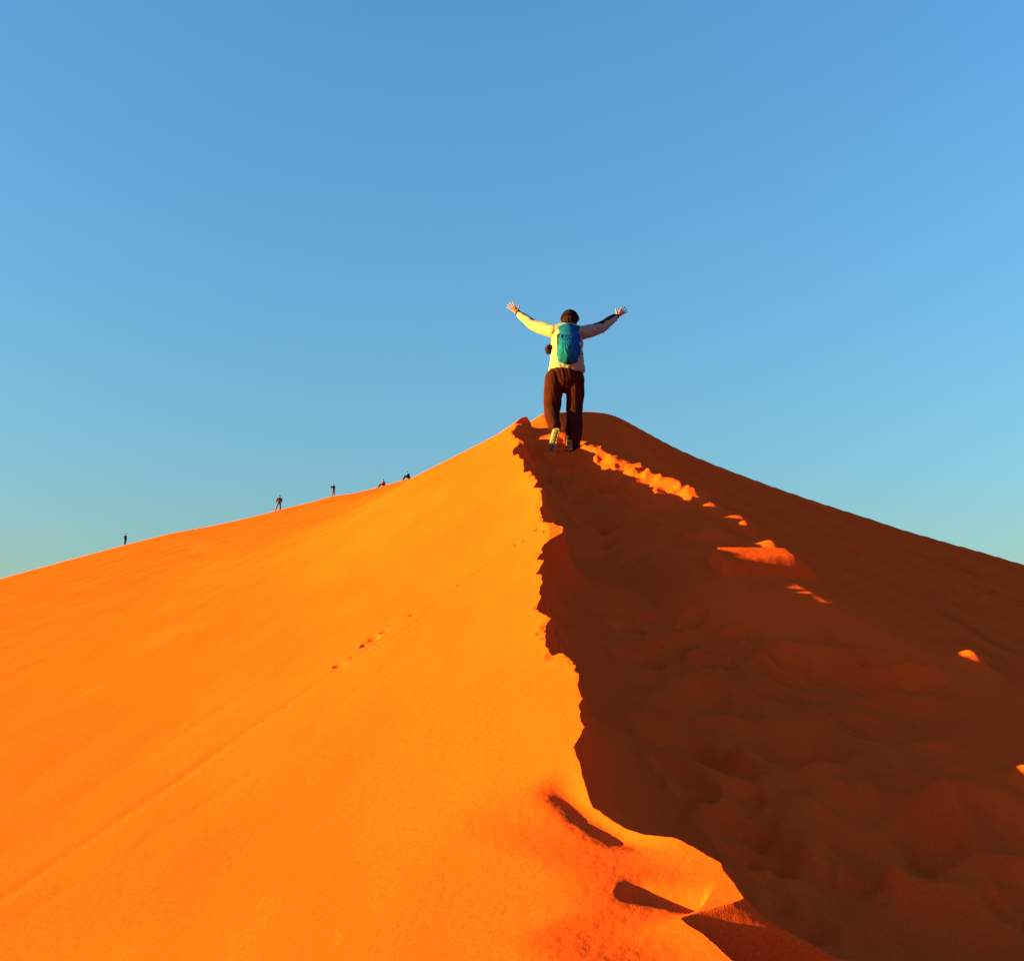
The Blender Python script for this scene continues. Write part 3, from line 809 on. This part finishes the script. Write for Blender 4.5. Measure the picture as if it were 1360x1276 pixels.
def far_person(u, r, joints, jk, tr, label, sink=0.0, rz=0.0, sc=1.0):
    a, v = ray(u, r)
    ys = np.arange(125, 200, 0.2)
    zz = height(a * ys, ys)
    k = int(np.argmax(zz / ys)); y = ys[k] + sink
    x = a * y
    z = float(height(np.array([x]), np.array([y]))[0])
    o = bpy.data.objects.new("person", None); o.location = (x, y, z); o.rotation_euler = (0, 0, rz); o.scale = (sc, sc, sc)
    C.objects.link(o)
    o["label"] = label; o["category"] = "person"; o["group"] = "people on the far skyline"
    J = {k_: Vector(v_) for k_, v_ in joints.items()}
    def legs(bm, g):
        for s in "LR":
            tube(bm, [J["hip" + s], J["hip" + s].lerp(J["knee" + s], 0.5), J["knee" + s], J["ankle" + s]], [0.085 + g, 0.075 + g, 0.06 + g, 0.045 + g], seg=12)
    def arms(bm, g, full=True):
        for s in "LR":
            tube(bm, [J["sh" + s], J["el" + s], J["wr" + s]], [0.055 + g, 0.045 + g, 0.035 + g], seg=12)
    def trunk(bm, g):
        tube(bm, [J["pelvis"], J["pelvis"].lerp(J["neck"], 0.5), J["neck"].lerp(J["pelvis"], 0.12)], [(0.15 + g, 0.11 + g), (0.15 + g, 0.11 + g), (0.17 + g, 0.10 + g)], seg=16)
    bm = bmesh.new()
    trunk(bm, 0); legs(bm, 0); arms(bm, 0)
    for s in "LR":
        ball(bm, J["wr" + s] + (J["wr" + s] - J["el" + s]).normalized() * 0.07, (0.04, 0.04, 0.06))
        f = J["foot" + s]
        tube(bm, [J["ankle" + s], J["ankle" + s].lerp(f, 0.6), f], [0.045, 0.042, 0.035], seg=10)
    tube(bm, [J["neck"], J["head"]], [0.06, 0.06], seg=12)
    ball(bm, J["head"], (0.08, 0.10, 0.12)); ball(bm, J["head"] + Vector((-0.09, 0, -0.01)), (0.02, 0.015, 0.02))
    link("body", fuse(bm, 0.022, 2), M_SKIN, o)
    bm = bmesh.new(); trunk(bm, 0.03); arms(bm, 0.025)
    link("jacket", fuse(bm, 0.025, 2, 0.01, 8), JK[jk], o)
    bm = bmesh.new(); legs(bm, 0.02); ball(bm, J["pelvis"], (0.165, 0.13, 0.12))
    link("trousers", fuse(bm, 0.025, 2, 0.01, 8), TRM[tr], o)
    bm = bmesh.new(); ball(bm, J["head"] + Vector((0.015, 0, 0.03)), (0.095, 0.11, 0.115))
    link("hair", fuse(bm, 0.02, 1), M_HAIR, o)
    return o

stand = dict(pelvis=(0, 0, 0.95), neck=(0, 0, 1.47), head=(-0.01, 0, 1.63), hipL=(-0.09, 0, 0.92), hipR=(0.09, 0, 0.92), kneeL=(-0.09, 0.02, 0.5), kneeR=(0.09, 0.02, 0.5),
    ankleL=(-0.09, 0, 0.08), ankleR=(0.09, 0, 0.08), footL=(-0.11, -0.16, 0.03), footR=(0.11, -0.16, 0.03), shL=(-0.19, 0, 1.40), shR=(0.19, 0, 1.40), elL=(-0.24, 0.03, 1.12), elR=(0.24, 0.03, 1.12), wrL=(-0.22, -0.05, 0.88), wrR=(0.22, -0.05, 0.88))
walk = dict(stand, hipL=(-0.08, -0.05, 0.90), hipR=(0.08, 0.05, 0.90), kneeL=(-0.22, -0.05, 0.50), ankleL=(-0.40, -0.05, 0.00), footL=(-0.58, -0.05, -0.06), kneeR=(0.13, 0.05, 0.52), ankleR=(0.16, 0.05, 0.13), footR=(0.02, 0.05, 0.10),
    elL=(-0.30, 0, 1.14), wrL=(-0.30, -0.12, 0.93), elR=(0.29, 0, 1.14), wrR=(0.24, -0.1, 0.92), neck=(0.0, 0, 1.46), head=(0.0, 0, 1.63))
photo = dict(stand, shL=(-0.15, -0.08, 1.40), shR=(0.15, 0.05, 1.40), elL=(-0.34, -0.1, 1.20), wrL=(-0.36, -0.12, 1.44), elR=(-0.10, -0.25, 1.20), wrR=(-0.34, -0.2, 1.42), head=(-0.06, 0, 1.62), kneeL=(-0.12, 0, 0.5), ankleL=(-0.16, 0, 0.04), footL=(-0.30, -0.02, 0.0))
sit = dict(pelvis=(0.10, 0, 0.16), neck=(0.02, 0, 0.70), head=(-0.05, 0, 0.89), hipL=(0.08, -0.10, 0.14), hipR=(0.08, 0.10, 0.14), kneeL=(-0.36, -0.10, 0.34), ankleL=(-0.70, -0.10, -0.14), footL=(-0.88, -0.10, -0.12),
    kneeR=(-0.34, 0.14, 0.36), ankleR=(-0.62, 0.14, -0.12), footR=(-0.78, 0.14, -0.12), shL=(0.02, -0.18, 0.62), shR=(0.02, 0.18, 0.62), elL=(-0.10, -0.22, 0.38), wrL=(-0.30, -0.14, 0.42), elR=(0.20, 0.22, 0.36), wrR=(0.24, 0.22, 0.12))
hug = dict(sit, neck=(-0.02, 0, 0.68), head=(-0.10, 0, 0.86), kneeL=(-0.38, -0.10, 0.46), kneeR=(-0.36, 0.10, 0.46), ankleL=(-0.62, -0.10, -0.08), ankleR=(-0.60, 0.10, -0.08), footL=(-0.80, -0.1, -0.14), footR=(-0.78, 0.1, -0.14),
    elL=(-0.16, -0.22, 0.36), wrL=(-0.42, -0.08, 0.32), elR=(-0.16, 0.22, 0.36), wrR=(-0.42, 0.08, 0.32))
far_person(166, 724, stand, "black", "black", "tiny dark standing figure farthest left on the skyline, legs partly behind the crest", sink=14, rz=1.3)
far_person(370.5, 678, walk, "plum", "tan", "figure mid-stride on the skyline in a dark jacket, one leg stretched downhill", sink=-2)
far_person(443, 658, photo, "black", "tan", "figure standing on the skyline in a black jacket with both hands raised to the face", sink=2)
far_person(509, 648, sit, "red", "brown", "person sitting on the skyline in a dark red jacket with legs stretched downhill", sink=-1)
far_person(542, 636, hug, "black", "black", "person in black sitting highest on the skyline with knees drawn up", sink=-1)

# ------------------------------------------------------------------ light
elev = math.asin(SUN.z); azim = math.atan2(SUN.x, SUN.y)
sl = bpy.data.lights.new("sun", 'SUN'); sl.energy = 5.0; sl.angle = math.radians(0.5); sl.color = (1.0, 0.92, 0.10)
so = bpy.data.objects.new("sun", sl); so.rotation_euler = (-SUN).to_track_quat('-Z', 'Y').to_euler(); so.location = (-30, -14, 10)
C.objects.link(so)
w = bpy.data.worlds.new("World"); SC.world = w; w.use_nodes = True
nt = w.node_tree; bg = nt.nodes["Background"]
sky = nt.nodes.new("ShaderNodeTexSky"); sky.sky_type = 'NISHITA'; sky.sun_disc = False
sky.sun_elevation = elev; sky.sun_rotation = azim
sky.air_density = 2.0; sky.dust_density = 0.6; sky.ozone_density = 6.4; sky.altitude = 0
nt.links.new(sky.outputs["Color"], bg.inputs["Color"]); bg.inputs["Strength"].default_value = 0.093

vs = SC.view_settings
vs.view_transform = 'Standard'; vs.look = 'None'; vs.gamma = 1; vs.use_curve_mapping = False
vs.exposure = 2.57
SC.cycles.max_bounces = 6
